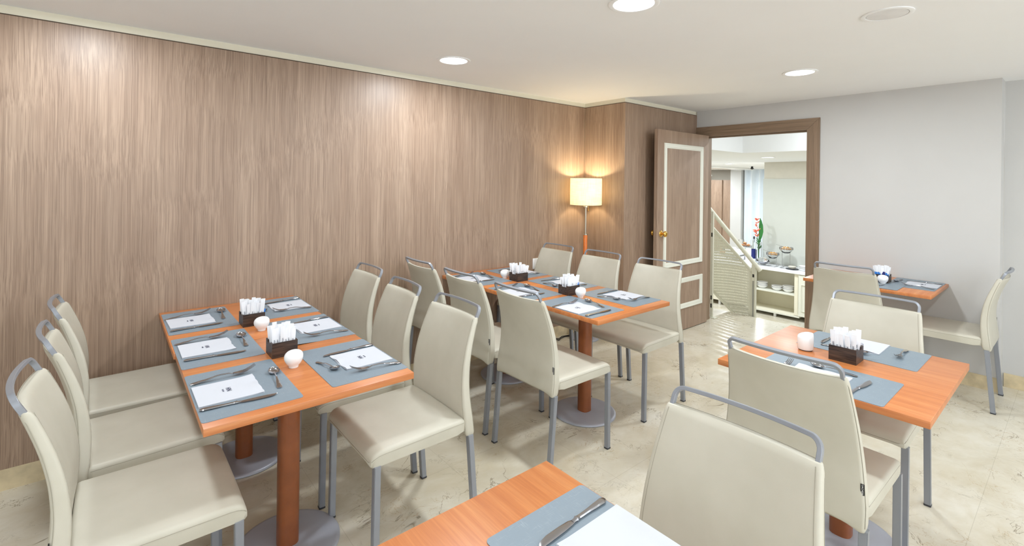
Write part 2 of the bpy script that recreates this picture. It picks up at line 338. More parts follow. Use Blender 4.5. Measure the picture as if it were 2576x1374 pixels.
# ------------------------------------------------------------------ chairs
def front_x(z):
    P = [(.38, .062), (.42, .070), (.48, .076), (.55, .081), (.61, .081), (.69, .071), (.76, .053), (.82, .032), (.885, .006), (.93, -.014)]
    for (a, b), (c, d) in zip(P, P[1:]):
        if z <= c:
            t = (z - a) / (c - a); return b + (d - b) * t
    return P[-1][1]
def fx(z):   # softened
    return sum(front_x(z + k * .012) for k in (-2, -1, 0, 1, 2)) / 5
def thick(z): return .046 - .018 * max(0, min(1, (z - .45) / .43))
def bow(z): return .004 + .021 * max(0, min(1, (z - .45) / .45))
def hw(z): return .229 - .040 * max(0, min(1, (z - .48) / .40)) ** 1.0
def make_chair():
    t = empty('dining_chair')
    # backrest
    bm = bmesh.new(); zs = [.402, .405, .412, .425] + [.45 + .02 * i for i in range(21)] + [.868, .878, .884, .886]
    rings = []
    for k, z in enumerate(zs):
        ins = {0: .010, 1: .005, 2: .002}.get(k, 0) + {len(zs) - 1: .009, len(zs) - 2: .005, len(zs) - 3: .0018}.get(k, 0)
        th = thick(z) - 2 * ins; h_ = hw(z) - ins * .5; r = min(.011, th / 2 - .0005); xf = fx(z) - ins; ring = []
        pts = []
        N = 12
        for i in range(N + 1): pts.append((xf, -h_ + r + (2 * (h_ - r)) * i / N))
        for i in range(1, 5): a = PI / 2 * i / 5; pts.append((xf - r + r * math.cos(a), h_ - r + r * math.sin(a)))
        pts.append((xf - r, h_)); pts.append((xf - th + r, h_))
        for i in range(1, 5): a = PI / 2 + PI / 2 * i / 5; pts.append((xf - th + r + r * math.cos(a), h_ - r + r * math.sin(a)))
        for i in range(N + 1): pts.append((xf - th, h_ - r - (2 * (h_ - r)) * i / N))
        for i in range(1, 5): a = PI + PI / 2 * i / 5; pts.append((xf - th + r + r * math.cos(a), -h_ + r + r * math.sin(a)))
        pts.append((xf - th + r, -h_)); pts.append((xf - r, -h_))
        for i in range(1, 5): a = 1.5 * PI + PI / 2 * i / 5; pts.append((xf - r + r * math.cos(a), -h_ + r + r * math.sin(a)))
        for x, y in pts:
            zz = z
            if z < .43: zz += .016 * max(0, min(1, (.20 - abs(y)) / .03)) * (1 - (z - .402) / .03)
            zz -= (z > .84) * .0035 * (1 - (y / h_) ** 2)
            ring.append((x - bow(z) * (1 - (y / h_) ** 2), y, zz))
        rings.append(ring)
    loft(bm, rings); back = obj('backrest', bm, ML_, t, smooth=60)
    bm = bmesh.new(); pts = []
    def sp(sg, z): return (fx(z) - thick(z) + .005, sg * (hw(z) - .0008), z)
    for i in range(22): pts.append(sp(-1, .42 + i * .0208))
    zt = .8835; xt = fx(zt) - thick(zt) + .004
    for i in range(13):
        y = -.180 + .360 * i / 12; pts.append((xt - bow(zt) * (1 - (y / .189) ** 2), y, .8848 - .0035 * (1 - (y / .189) ** 2)))
    for i in range(21, -1, -1): pts.append(sp(1, .42 + i * .0208))
    tube(bm, pts, .0009, 5); sm = obj('stitching', bm, MST, back, smooth=0); sm['label'] = 'darker seam thread'
    for sg in (-1, 1):
        bm = bmesh.new(); pts = []
        for i in range(24):
            z = .42 + i * .0200; y = hw(z) - .0125; pts.append((fx(z) - bow(z) * (1 - (y / hw(z)) ** 2) + .0001, sg * y, z))
        tube(bm, pts, .0008, 5); sm = obj('stitching', bm, MST, back, smooth=0); sm['label'] = 'darker seam thread'
    # seat
    bm = bmesh.new(); rings = []
    xs = [.070, .074, .085, .11, .15, .2, .25, .3, .35, .4, .43, .45, .463, .473, .480, .4845, .486]
    for k, x in enumerate(xs):
        drop = 0
        if x > .44: drop = .036 * (1 - math.sqrt(max(0, 1 - ((x - .44) / .0462) ** 2)))
        ins = .006 if k == 0 else (.002 if k == 1 else 0)
        zt = .484 - .004 * (x / .48) - drop - ins; zb = .424 + (.006 if x < .1 else 0) + (.004 if x > .483 else 0); hy = .226 + .004 * min(1, x / .45) - (max(0, x - .46) / .026) ** 2 * .008 - ins
        r = min(.015, (zt - zb) / 2 - .001); ring = []; N = 10
        for i in range(N + 1):
            y = -hy + r + 2 * (hy - r) * i / N; ring.append((x, y, zt + (.005 * (1 - (y / hy) ** 2) if 0 < k < len(xs) - 1 else 0)))
        for i in range(1, 5): a = PI / 2 - PI / 2 * i / 5; ring.append((x, hy - r + r * math.cos(a), zt - r + r * math.sin(a)))
        ring.append((x, hy, zt - r)); ring.append((x, hy - .001, zb + .002)); ring.append((x, hy - .006, zb))
        for i in range(1, N): ring.append((x, hy - 2 * hy * i / N, zb + .004))
        ring.append((x, -hy + .006, zb)); ring.append((x, -hy + .001, zb + .002)); ring.append((x, -hy, zt - r))
        for i in range(1, 5): a = PI + -PI / 2 * i / 5; ring.append((x, -hy + r + r * math.cos(a), zt - r + r * math.sin(a)))
        rings.append(ring)
    loft(bm, rings); seat = obj('seat', bm, ML_, t, smooth=60)
    bm = bmesh.new(); pts = []
    for sg in (-1, 1):
        side = []
        for x in [.078 + .02 * i for i in range(20)] + [.468, .478, .483]:
            drop = .03 * (1 - math.sqrt(max(0, 1 - ((x - .44) / .0462) ** 2))) if x > .44 else 0
            hy = .226 + .004 * min(1, x / .45) - (max(0, x - .46) / .026) ** 2 * .008
            side.append((x, sg * (hy - .0006), .469 - .004 * (x / .48) - drop * .9))
        if sg > 0: pts += [(.4862, -.20, .440), (.4864, 0, .440), (.4862, .20, .440)]
        pts += side if sg < 0 else side[::-1]
    tube(bm, pts, .0012, 5)
    sm = obj('piping', bm, MST, seat, smooth=0); sm['label'] = 'darker seam line'
    # legs
    for sg in (-1, 1):
        for front in (0, 1):
            bm = bmesh.new(); s = .0125; y = sg * .2215
            if front: a = (.467, .004); b = (.463, .428)
            else: a = (.0125, .004); b = (.046, .408)
            loft(bm, [[(p[0] + dx, y + dy, p[1]) for dx, dy in ((-s, -s), (s, -s), (s, s), (-s, s))] for p in (a, b)])
            bmesh.ops.bevel(bm, geom=[e for e in bm.edges if abs(e.verts[0].co.z - e.verts[1].co.z) > .1], offset=.002, segments=2, affect='EDGES')
            lg = obj('leg', bm, MMET, t)
            cp = box('foot_cap', a[0] - .0135, a[0] + .0135, y - .0135, y + .0135, 0, .009, MCAP, lg, .0015, 1); cp['label'] = 'dark plastic glide'
    # handle rail
    bm = bmesh.new(); pts = []; hh = .1765; zt = .926; rr = .024
    def hx(z, y): return fx(z) - thick(z) * .5 - bow(z) * (1 - (y / .2) ** 2) * (1.0)
    pts.append((-hh, .872)); pts.append((-hh, zt - rr))
    for i in range(1, 6): a = PI - PI / 2 * i / 6; pts.append((-hh + rr + rr * math.cos(a), zt - rr + rr * math.sin(a)))
    for i in range(11): y = -hh + rr + (2 * (hh - rr)) * i / 10; pts.append((y, zt))
    pts += [(-y, z) for y, z in pts[:7][::-1]]
    P3 = []
    for y, z in pts: P3.append(Vector((hx(z, y) - .004 * (z - .87) / .05, y, z)))
    rings = []; wd, th = .0145, .0105
    for i, p in enumerate(P3):
        tt = (P3[min(i + 1, len(P3) - 1)] - P3[max(i - 1, 0)]).normalized()
        ax = (Vector((1, 0, .30)) - tt * tt.dot(Vector((1, 0, .30)))).normalized(); b = tt.cross(ax)
        rings.append([p + ax * sx * wd / 2 + b * sy * th / 2 for sx, sy in ((-1, -.75), (-.88, -1), (.88, -1), (1, -.75), (1, .75), (.88, 1), (-.88, 1), (-1, .75))])
    loft(bm, rings); obj('handle', bm, MMET, t, smooth=32)
    # tag on the right rear seam
    zt_ = .535; x_ = fx(zt_) - thick(zt_); y_ = -hw(zt_) + .001
    tg = box('label_tag', x_ - .0012, x_ + .0008, y_ - .001, y_ + .0095, zt_ - .017, zt_ + .017, MBLK, t); tg['label'] = 'small black woven label'
    me = text_mesh('DACHEMI', .0075); o = mesh_obj('printed_lettering', me, MWTX, tg)
    o.matrix_local = Matrix.Translation((x_ - .0014, y_ + .0042, zt_)) @ Matrix(((0, 0, -1), (0, -1, 0), (-1, 0, 0))).to_4x4() @ Matrix.Rotation(0, 4, 'Z')
    o.scale = (.95, .95, .95)
    return t
proto = make_chair()
CH = [  # rear-leg line centre, facing angle, label
    (-.148, 1.893, 0, 'cream chair at the left table, left side, nearest the camera', 'L'),
    (-.138, 2.405, .08, 'middle cream chair of the three on the left side of the left table', 'L'),
    (-.146, 2.935, .03, 'cream chair against the wood wall on the left side of the left table', 'L'),
    (1.228, 1.895, PI, 'cream chair, whole seat in view, right side of the left table, nearest camera', 'L'),
    (1.225, 2.405, PI - .05, 'middle cream chair of the three on the right side of the left table', 'L'),
    (1.262, 2.965, PI, 'cream chair nearest the wood wall on the right side of the left table', 'L'),
    (1.680, 1.930, 0, 'cream chair seen from behind at the middle table, nearest the camera', 'M'),
    (1.690, 2.475, 0, 'cream chair seen from behind at the middle table, second from the camera', 'M'),
    (1.698, 3.012, 0, 'cream chair seen from behind at the middle table, touching the wood wall', 'M'),
    (3.030, 1.980, PI, 'cream chair facing us at the middle table, nearest the open door', 'M'),
    (3.030, 2.505, PI, 'cream chair facing us at the middle table, in front of the floor lamp', 'M'),
    (3.040, 3.015, PI, 'cream chair facing us at the middle table, beside the white wall socket', 'M'),
    (1.775, .660, 0, 'cream chair seen from behind at the right table with a black tag on its seam', 'R'),
    (2.950, .685, PI, 'cream chair facing us across the right table', 'R'),
    (4.000, 1.100, 0, 'cream chair seen from behind at the small wall table by the doorway', 'W'),
    (4.682, .370, PI / 2, 'cream chair seen from the side at the right end of the wall table', 'W'),
    (1.172, .545, PI, 'large cream chair in the foreground seen from the front beside the cropped table', 'F')]
GN = {'L': 'chairs around the left table', 'M': 'chairs around the middle table', 'R': 'chairs at the right table', 'W': 'chairs at the wall table', 'F': None}
for i, (x, y, a, lab, g) in enumerate(CH):
    c = proto if i == 0 else copy_tree(proto)
    c.location = (x, y, 0); c.rotation_euler = (0, 0, a)
    tag(c, lab, 'chair', GN[g])

# ------------------------------------------------------------------ tables
def table(x, y, rz, lx, ly, label, group=None, pedestal=True):
    t = tag(empty('dining_table', (x, y, 0), rz), label, 'table', group)
    bm = bmesh.new(); add_box(bm, -lx / 2, lx / 2, -ly / 2, ly / 2, .7155, .74, .0012, 2); obj('table_top', bm, MT, t)
    bm = bmesh.new(); n = 40
    def oval(z, s=1): return [((.040 * s) * math.copysign(abs(math.cos(a)) ** .75, math.cos(a)), (.040 * s) * math.copysign(abs(math.sin(a)) ** .75, math.sin(a)), z) for a in [2 * PI * i / n for i in range(n)]]
    loft(bm, [oval(.018), oval(.7155)]); obj('column', bm, MCOL, t, smooth=50)
    bm = bmesh.new(); lathe(bm, [(.196, 0), (.200, .003), (.200, .010), (.196, .0145), (.185, .0165), (.10, .018), (.03, .018)], 64); obj('base', bm, MBASE, t, smooth=50)
    bm = bmesh.new(); lathe(bm, [(.198, 0), (.1985, .0035), (.1, .0035)], 48)
    return t
TL, TW = .7915, .693
LU, LV = .2183, 1.6679; MU, MV = 2.0195, 1.6797; RU, RV = 1.9966, .3109
g1, g2 = 'cherry tables pushed together as the left table', 'cherry tables pushed together as the middle table'
table(LU + TW / 2, LV + TL / 2, PI / 2, TL, TW, 'orange cherry pedestal table, camera end of the left pair of tables', g1)
table(LU - .006 + TW / 2, LV + .0035 + TL * 1.5, PI / 2, TL, TW, 'orange cherry pedestal table, wall end of the left pair of tables', g1)
table(MU + TW / 2, MV + .0 + TL / 2 - .003, PI / 2, TL - .006, TW, 'orange cherry pedestal table, camera end of the middle pair of tables', g2)
table(MU - .004 + TW / 2, MV + TL * 1.5 - .006, PI / 2, TL - .008, TW, 'orange cherry pedestal table, wall end of the middle pair of tables', g2)
table(RU + .395, RV + TW / 2, 0, .79, TW, 'orange cherry pedestal table at the right with one dark box and white shaker')
table(4.30 + .325, 1.069, PI / 2, .79, .648, 'small cherry table pushed against the white right wall')
table(.9013 - .395, .9199 - TW / 2, 0, .79, TW, 'cherry table cropped by the bottom edge in the foreground')

# ------------------------------------------------------------------ place settings
def rounded_rect(w_, h_, r, n=5):
    pts = []
    for cx, cy, a0 in ((w_ - r, h_ - r, 0), (r, h_ - r, PI / 2), (r, r, PI), (w_ - r, r, 1.5 * PI)):
        for i in range(n + 1): a = a0 + PI / 2 * i / n; pts.append((cx + r * math.cos(a), cy + r * math.sin(a)))
    return pts
bm = bmesh.new(); pr = rounded_rect(.297, .444, .012)
loft(bm, [[(x - .1485, y - .222, z) for x, y in pr] for z in (0, .0016)]); o = obj('p', bm, MMAT, smooth=20); ME_MAT = o.data; bpy.data.objects.remove(o)
# curled mat
bm = bmesh.new(); nx, ny = 12, 18; top = []; bot = []
def curl(x, y): return .006 * max(0, 1 - ((x + .1485) ** 2 + ((y + .222) ) ** 2) ** .5 / .12)
for L, dz in ((top, .0016), (bot, 0)):
    for i in range(nx + 1):
        L.append([bm.verts.new((-.1485 + .297 * i / nx, -.222 + .444 * j / ny, dz + curl(-.1485 + .297 * i / nx, -.222 + .444 * j / ny))) for j in range(ny + 1)])
for L in (top, bot):
    for i in range(nx):
        for j in range(ny): bm.faces.new((L[i][j], L[i + 1][j], L[i + 1][j + 1], L[i][j + 1]))
edge = [(i, 0) for i in range(nx)] + [(nx, j) for j in range(ny)] + [(i, ny) for i in range(nx, 0, -1)] + [(0, j) for j in range(ny, 0, -1)]
for k in range(len(edge)):
    a, b = edge[k], edge[(k + 1) % len(edge)]; bm.faces.new((top[a[0]][a[1]], top[b[0]][b[1]], bot[b[0]][b[1]], bot[a[0]][a[1]]))
o = obj('p', bm, MMAT, smooth=30); ME_CURL = o.data; bpy.data.objects.remove(o)
# folded napkin, origin centre, open wavy edge at +x
def napkin_mesh(seed):
    rnd = random.Random(seed); bm = bmesh.new()
    ph = [rnd.uniform(0, 6) for _ in range(6)]
    for L in range(3):
        z0 = .0002 + L * .0009; N = 26
        rings = []
        def edge_pt(y, top):
            wv = .0016 * math.sin(y * 48 + ph[L]) + .0008 * math.sin(y * 120 + ph[L + 1]) - L * .0010
            return .0965 + wv, .0030 * (.5 + .5 * math.sin(y * 60 + ph[L + 2])) * (L + 1) / 2
        grid = {}
        nx_ = 14
        for zz in (0, 1):
            for i in range(nx_ + 1):
                for j in range(N + 1):
                    y = -.095 + .19 * j / N; xe, ze = edge_pt(y, zz); t = i / nx_; x = -.0965 + (xe + .0965) * t
                    lift = ze * max(0, (t - .75) / .25) ** 1.5
                    grid[zz, i, j] = bm.verts.new((x, y * (1 - .006 * L), z0 + zz * .0007 + lift + .0006 * L * (1 - t)))
        for zz in (0, 1):
            for i in range(nx_):
                for j in range(N): bm.faces.new((grid[zz, i, j], grid[zz, i + 1, j], grid[zz, i + 1, j + 1], grid[zz, i, j + 1]))
        ed = [(i, 0) for i in range(nx_)] + [(nx_, j) for j in range(N)] + [(i, N) for i in range(nx_, 0, -1)] + [(0, j) for j in range(N, 0, -1)]
        for k in range(len(ed)):
            a, b = ed[k], ed[(k + 1) % len(ed)]; bm.faces.new((grid[1, a[0], a[1]], grid[1, b[0], b[1]], grid[0, b[0], b[1]], grid[0, a[0], a[1]]))
    o = obj('p', bm, MNAP, smooth=40); me = o.data; bpy.data.objects.remove(o); return me
ME_NAP = [napkin_mesh(s) for s in (1, 2, 3)]
ME_LOGO = text_mesh('NH', .022); ME_SUB = text_mesh('HOTEL', .0075)
for m_ in (ME_LOGO, ME_SUB): m_.materials.append(MINK)
# cutlery: handle end at origin, tip at +x
def sec(x, w_, t_, z): return [(x, -w_ / 2, z), (x, -w_ / 2 * .7, z + t_ * .45), (x, 0, z + t_ / 2), (x, w_ / 2 * .7, z + t_ * .45), (x, w_ / 2, z), (x, w_ / 2 * .7, z - t_ * .45), (x, 0, z - t_ / 2), (x, -w_ / 2 * .7, z - t_ * .45)]
def interp(P, x):
    for a, b in zip(P, P[1:]):
        if x <= b[0]: t = (x - a[0]) / (b[0] - a[0]); t = t * t * (3 - 2 * t); return [p + (q - p) * t for p, q in zip(a[1:], b[1:])]
    return P[-1][1:]
def shaft(bm, P, n=26):
    x0, x1 = P[0][0], P[-1][0]
    loft(bm, [sec(x0 + (x1 - x0) * i / n, *interp(P, x0 + (x1 - x0) * i / n)) for i in range(n + 1)])
bm = bmesh.new(); shaft(bm, [(0, .010, .004, .004), (.008, .019, .006, .0045), (.03, .0165, .0065, .0045), (.07, .011, .006, .0045), (.098, .010, .0065, .0045), (.103, .014, .008, .005), (.108, .010, .005, .0045), (.116, .010, .003, .0045)])
prof = [(.112, -.004, .005), (.122, -.008, .007), (.15, -.010, .009), (.19, -.010, .010), (.212, -.006, .010), (.221, 0, .009), (.2255, .006, .0075)]
loft(bm, [[(x, a, .0040), (x, (a + b) / 2, .0052), (x, b, .0046), (x, b, .0036), (x, (a + b) / 2, .0030)] for x, a, b in prof]); o = obj('p', bm, MSIL, smooth=40); ME_KNIFE = o.data
bpy.data.objects.remove(o)
bm = bmesh.new(); shaft(bm, [(0, .012, .0025, .003), (.010, .021, .003, .0035), (.04, .015, .003, .007), (.09, .007, .0035, .014), (.118, .006, .0035, .013), (.135, .009, .003, .008)])
def fz(x):
    t = (x - .135) / .07; return .008 - .0125 * t + .030 * t * t
loft(bm, [[(x, -w_ / 2, fz(x) + .0012), (x, 0, fz(x) - .0006), (x, w_ / 2, fz(x) + .0012), (x, w_ / 2, fz(x) + .0028), (x, 0, fz(x) + .001), (x, -w_ / 2, fz(x) + .0028)] for x, w_ in ((.132, .009), (.140, .018), (.149, .0235), (.158, .0245), (.164, .0245))])
for k in range(4):
    y = -.0102 + .0068 * k
    loft(bm, [[(x, y - s, fz(x)), (x, y + s, fz(x)), (x, y + s, fz(x) + .0018), (x, y - s, fz(x) + .0018)] for x, s in ((.162, .0021), (.175, .0019), (.19, .0016), (.205, .0006))])
o = obj('p', bm, MSIL, smooth=40); ME_FORK = o.data; bpy.data.objects.remove(o)
bm = bmesh.new(); shaft(bm, [(0, .012, .0025, .003), (.010, .019, .003, .0035), (.04, .013, .003, .006), (.09, .0065, .0035, .012), (.125, .006, .0035, .011), (.143, .010, .003, .0085)])
rings = []
for i in range(9):
    t = i / 8; rr = math.sin(t * PI / 2); ring = []
    for k in range(28):
        a = 2 * PI * k / 28; ring.append((.168 + .029 * rr * math.cos(a), .0205 * rr * math.sin(a) * (1 - .12 * math.cos(a)), .0015 + .0095 * (1 - math.cos(t * PI / 2)) + .003 * rr * math.cos(a)))
    rings.append(ring)
rings2 = [[(x, y, z + .0012) for x, y, z in r] for r in rings[::-1]]
rings[0] = [(.168, 0, .0015)] * 28 if False else rings[1][:]
loft(bm, rings[1:] + rings2[:-1]); o = obj('p', bm, MSIL, smooth=50); ME_SPOON = o.data; bpy.data.objects.remove(o)
LEN = {'knife': .2255, 'fork': .205, 'spoon': .197}; MEC = {'knife': ME_KNIFE, 'fork': ME_FORK, 'spoon': ME_SPOON}
ZM = .7418
# place name -> (mat centre, mat rotation, napkin centre, napkin rotation, words)
PL = {
    'L1': ((.3665, 1.929), 0, (.322, 1.918), 0, 'left table, left side, nearest place'),
    'L2': ((.3665, 2.452), 0, (.330, 2.462), 0, 'left table, left side, middle place'),
    'L3': ((.3665, 2.976), 0, (.327, 2.962), .03, 'left table, left side, wall place'),
    'R1': ((.7655, 1.942), PI, (.808, 1.932), PI, 'left table, right side, nearest place'),
    'R2': ((.7655, 2.478), PI, (.806, 2.495), PI, 'left table, right side, middle place'),
    'R3': ((.7655, 2.992), PI, (.808, 2.990), PI, 'left table, right side, wall place'),
    'M1': ((2.173, 1.952), 0, (2.124, 1.920), 0, 'middle table, left side, nearest place'),
    'M2': ((2.173, 2.452), 0, (2.124, 2.450), 0, 'middle table, left side, middle place'),
    'M3': ((2.173, 2.976), 0, (2.128, 2.990), 0, 'middle table, left side, wall place'),
    'N1': ((2.561, 1.957), PI, (2.606, 1.957), PI, 'middle table, right side, nearest place'),
    'N2': ((2.561, 2.475), PI, (2.600, 2.465), PI, 'middle table, right side, middle place'),
    'N3': ((2.561, 2.990), PI, (2.596, 2.985), PI, 'middle table, right side, wall place'),
    'RL': ((2.148, .655), 0, (2.100, .665), 0, 'near side of the right table'),
    'RR': ((2.637, .653), PI, (2.694, .675), PI, 'far side of the right table'),
    'WA': ((4.725, .838), PI / 2, (4.724, .790), PI / 2, 'right end of the wall table'),
    'WB': ((4.462, 1.085), 0, (4.430, 1.120), 0, 'room side of the wall table'),
    'FF': ((.749, .570), PI, (.803, .593), PI, 'cropped foreground table')}
for i, (k, (mc, mr, nc, nr, words)) in enumerate(PL.items()):
    mt = mesh_obj('placemat', ME_CURL if k == 'R2' else ME_MAT, MMAT); mt.location = (mc[0], mc[1], .7401 if k != 'WB' else .7418); mt.rotation_euler = (0, 0, 0 if k == 'R2' else mr)
    tag(mt, 'grey blue woven placemat, ' + words, 'placemat', 'grey blue placemats')
    zoff = .0018 if k == 'WB' else 0
    e = tag(empty('folded_napkin', (nc[0], nc[1], ZM + zoff), nr), 'folded white napkin with small logo, ' + words, 'napkin', 'white paper napkins')
    mesh_obj('paper', ME_NAP[i % 3], MNAP, e)
    a = mesh_obj('printed_logo', ME_LOGO, MINK, e); dy = .035 if k == 'FF' else 0; a.location = (.004, dy, .0048); a.rotation_euler = (0, 0, PI / 2 if mr == 0 else -PI / 2 + PI)
    b = mesh_obj('printed_lettering', ME_SUB, MINK, e); b.location = (-.014, dy, .0048); b.rotation_euler = a.rotation_euler
CUT = [
    ('L1', 'knife', 0.224, 1.799, 0.448, 1.776), ('L1', 'fork', 0.226, 2.047, 0.435, 2.051), ('L1', 'spoon', 0.468, 1.826, 0.490, 2.017),
    ('L2', 'fork', 0.224, 2.576, 0.431, 2.589), ('L2', 'knife', 0.234, 2.327, 0.456, 2.307), ('L2', 'spoon', 0.469, 2.375, 0.479, 2.572),
    ('L3', 'fork', 0.222, 3.059, 0.430, 3.088), ('L3', 'knife', 0.228, 2.815, 0.451, 2.829), ('L3', 'spoon', 0.465, 2.909, 0.482, 3.112),
    ('R1', 'knife', 0.913, 2.052, 0.687, 2.042), ('R1', 'fork', 0.915, 1.783, 0.713, 1.805), ('R1', 'spoon', 0.648, 1.993, 0.685, 1.855),
    ('R2', 'knife', 0.912, 2.620, 0.695, 2.595), ('R2', 'fork', 0.905, 2.325, 0.700, 2.340),
    ('R3', 'knife', 0.912, 3.144, 0.691, 3.107), ('R3', 'fork', 0.902, 2.877, 0.697, 2.888), ('R3', 'spoon', 0.655, 3.080, 0.668, 2.925),
    ('M1', 'fork', 2.021, 2.028, 2.216, 2.010), ('M1', 'knife', 2.030, 1.777, 2.250, 1.772), ('M1', 'spoon', 2.260, 1.834, 2.303, 2.020),
    ('M2', 'fork', 2.030, 2.600, 2.228, 2.590), ('M2', 'knife', 2.025, 2.335, 2.233, 2.311), ('M2', 'spoon', 2.239, 2.377, 2.283, 2.572),
    ('M3', 'fork', 2.030, 3.121, 2.226, 3.130), ('M3', 'knife', 2.028, 2.888, 2.238, 2.866), ('M3', 'spoon', 2.264, 2.919, 2.292, 3.114),
    ('N1', 'knife', 2.700, 2.080, 2.488, 2.083), ('N1', 'spoon', 2.444, 2.042, 2.487, 1.890), ('N1', 'fork', 2.705, 1.824, 2.497, 1.830),
    ('N2', 'knife', 2.700, 2.594, 2.480, 2.620), ('N2', 'spoon', 2.446, 2.553, 2.437, 2.401), ('N2', 'fork', 2.671, 2.333, 2.465, 2.325),
    ('N3', 'knife', 2.690, 3.118, 2.475, 3.127), ('N3', 'fork', 2.689, 2.857, 2.490, 2.850), ('N3', 'spoon', 2.450, 3.080, 2.452, 2.910),
    ('RL', 'fork', 2.000, 0.797, 2.180, 0.781), ('RL', 'knife', 2.006, 0.541, 2.219, 0.516), ('RL', 'spoon', 2.233, 0.564, 2.221, 0.724),
    ('RR', 'fork', 2.776, 0.517, 2.585, 0.515), ('RR', 'spoon', 2.552, 0.790, 2.557, 0.608), ('RR', 'knife', 2.775, 0.789, 2.577, 0.798),
    ('FF', 'knife', 0.892, 0.716, 0.670, 0.707),
    ('WA', 'knife', 4.847, 0.694, 4.836, 0.906), ('WA', 'fork', 4.582, 0.701, 4.592, 0.897), ('WA', 'spoon', 4.850, 0.935, 4.690, 0.950), ('WB', 'knife', 4.318, 1.000, 4.500, .974)]
WORD = {'knife': 'stainless steel table knife, ', 'fork': 'stainless steel table fork, ', 'spoon': 'stainless steel spoon, '}
for k, kind, x0, y0, x1, y1 in CUT:
    L = math.hypot(x1 - x0, y1 - y0); s = L / LEN[kind]
    o = mesh_obj(kind, MEC[kind], MSIL); o.scale = (s, max(s, .9), max(s, .9)); o.rotation_euler = (0, 0, math.atan2(y1 - y0, x1 - x0))
    o.location = (x0, y0, ZM + (.0018 if k == 'WB' else 0))
    tag(o, WORD[kind] + PL[k][4], kind, 'table ' + {'knife': 'knives', 'fork': 'forks', 'spoon': 'spoons'}[kind])

# ------------------------------------------------------------------ sachet holders, shakers
def holder_mesh():
    bm = bmesh.new(); a, h_, t_ = .05, .062, .005
    add_box(bm, -a, a, -a, a, 0, .004)
    add_box(bm, -a, a, -a, -a + t_, .004, h_); add_box(bm, -a, a, a - t_, a, .004, h_)
    for sx in (-1, 1):
        x0, x1 = (-a, -a + t_) if sx < 0 else (a - t_, a)
        add_box(bm, x0, x1, -a + t_, -.022, .004, h_); add_box(bm, x0, x1, .022, a - t_, .004, h_); add_box(bm, x0, x1, -.022, .022, .004, h_ - .010)
    o = obj('p', bm, MHOLD, smooth=20); me = o.data; bpy.data.objects.remove(o); return me
ME_HOLD = holder_mesh()
def stick_mesh(w_, L, mat):
    bm = bmesh.new(); rings = []
    for z, t_ in ((0, .0006), (.007, .0008), (.012, .0028), (L / 2, .0036), (L - .012, .0028), (L - .007, .0008), (L, .0006)):
        rings.append([(-w_ / 2, 0, z), (-w_ / 4, -t_ / 2, z), (w_ / 4, -t_ / 2, z), (w_ / 2, 0, z), (w_ / 4, t_ / 2, z), (-w_ / 4, t_ / 2, z)])
    loft(bm, rings); o = obj('p', bm, mat, smooth=40); me = o.data; bpy.data.objects.remove(o); return me
MSACH = plain('glossy_sachet_paper', (236, 238, 242), .5, var=.02)
ME_STICK = stick_mesh(.0195, .118, MSACH); ME_BLUE = stick_mesh(.022, .075, MBLUE); ME_NVY = stick_mesh(.022, .082, MNAVY)
ME_MARK = text_mesh('NH', .010); ME_MARK.materials.append(MINK)
def holder(x, y, rz, where, face, seed, blues=1, n=17):
    rnd = random.Random(seed)
    o = mesh_obj('sachet_holder', ME_HOLD, MHOLD); o.location = (x, y, .7403); o.rotation_euler = (0, 0, rz); tag(o, 'dark wooden sachet box ' + where, 'sachet box', 'dark wooden sachet boxes')
    Rz = Matrix.Translation((x, y, .7448)) @ Matrix.Rotation(rz, 4, 'Z')
    for i in range(n):
        c, r_i = i % 6, i // 6
        px = -.036 + .0142 * c + rnd.uniform(-.002, .002); py = -.032 + .0205 * r_i + rnd.uniform(-.003, .003)
        s = mesh_obj('sugar_stick', ME_STICK, MSACH)
        s.matrix_world = Rz @ Matrix.Translation((px * .93, py, 0)) @ Matrix.Rotation(px * 2.0 + rnd.uniform(-.07, .07), 4, 'Y') @ Matrix.Rotation(-py * 3 + rnd.uniform(-.05, .05), 4, 'X') @ Matrix.Rotation(face + rnd.uniform(-.25, .25), 4, 'Z')
        s.scale = (1, 1, rnd.uniform(.90, 1.08))
        tag(s, 'white sugar stick in the box ' + where, 'sugar stick', 'sugar sticks in the box ' + where)
        m = mesh_obj('printed_mark', ME_MARK, MINK, s); m.matrix_local = Matrix.Translation((0, -.0021, .062)) @ Matrix.Rotation(PI / 2, 4, 'X') @ Matrix.Rotation(PI / 2, 4, 'Z')
    for j in range(blues):
        s = mesh_obj('sweetener_sachet', ME_BLUE if j % 3 != 1 else ME_NVY, MBLUE)
        s.matrix_world = Rz @ Matrix.Translation((.036 - .024 * j, -.034, 0)) @ Matrix.Rotation(.12, 4, 'X') @ Matrix.Rotation(.1, 4, 'Y')
        tag(s, ('small navy' if j % 3 == 1 else 'small bright blue') + ' sweetener sachet in the box ' + where, 'sachet', 'blue sachets in the box ' + where)
holder(.5685, 2.197, 0, 'at the camera end of the left table', 0, 1, 0, 24)
holder(.5640, 2.738, 0, 'at the wall end of the left table', 0, 2, 1, 24)
holder(2.3600, 2.215, 0, 'at the camera end of the middle table', -.6, 3, 1, 24)
holder(2.3760, 2.750, 0, 'at the wall end of the middle table', -.6, 4, 1, 24)
holder(2.4250, .6560, -PI / 2, 'on the right table', 0, 5, 0, 24)
holder(4.625, 1.020, -PI / 2, 'on the wall table', 0, 6, 4, 18)
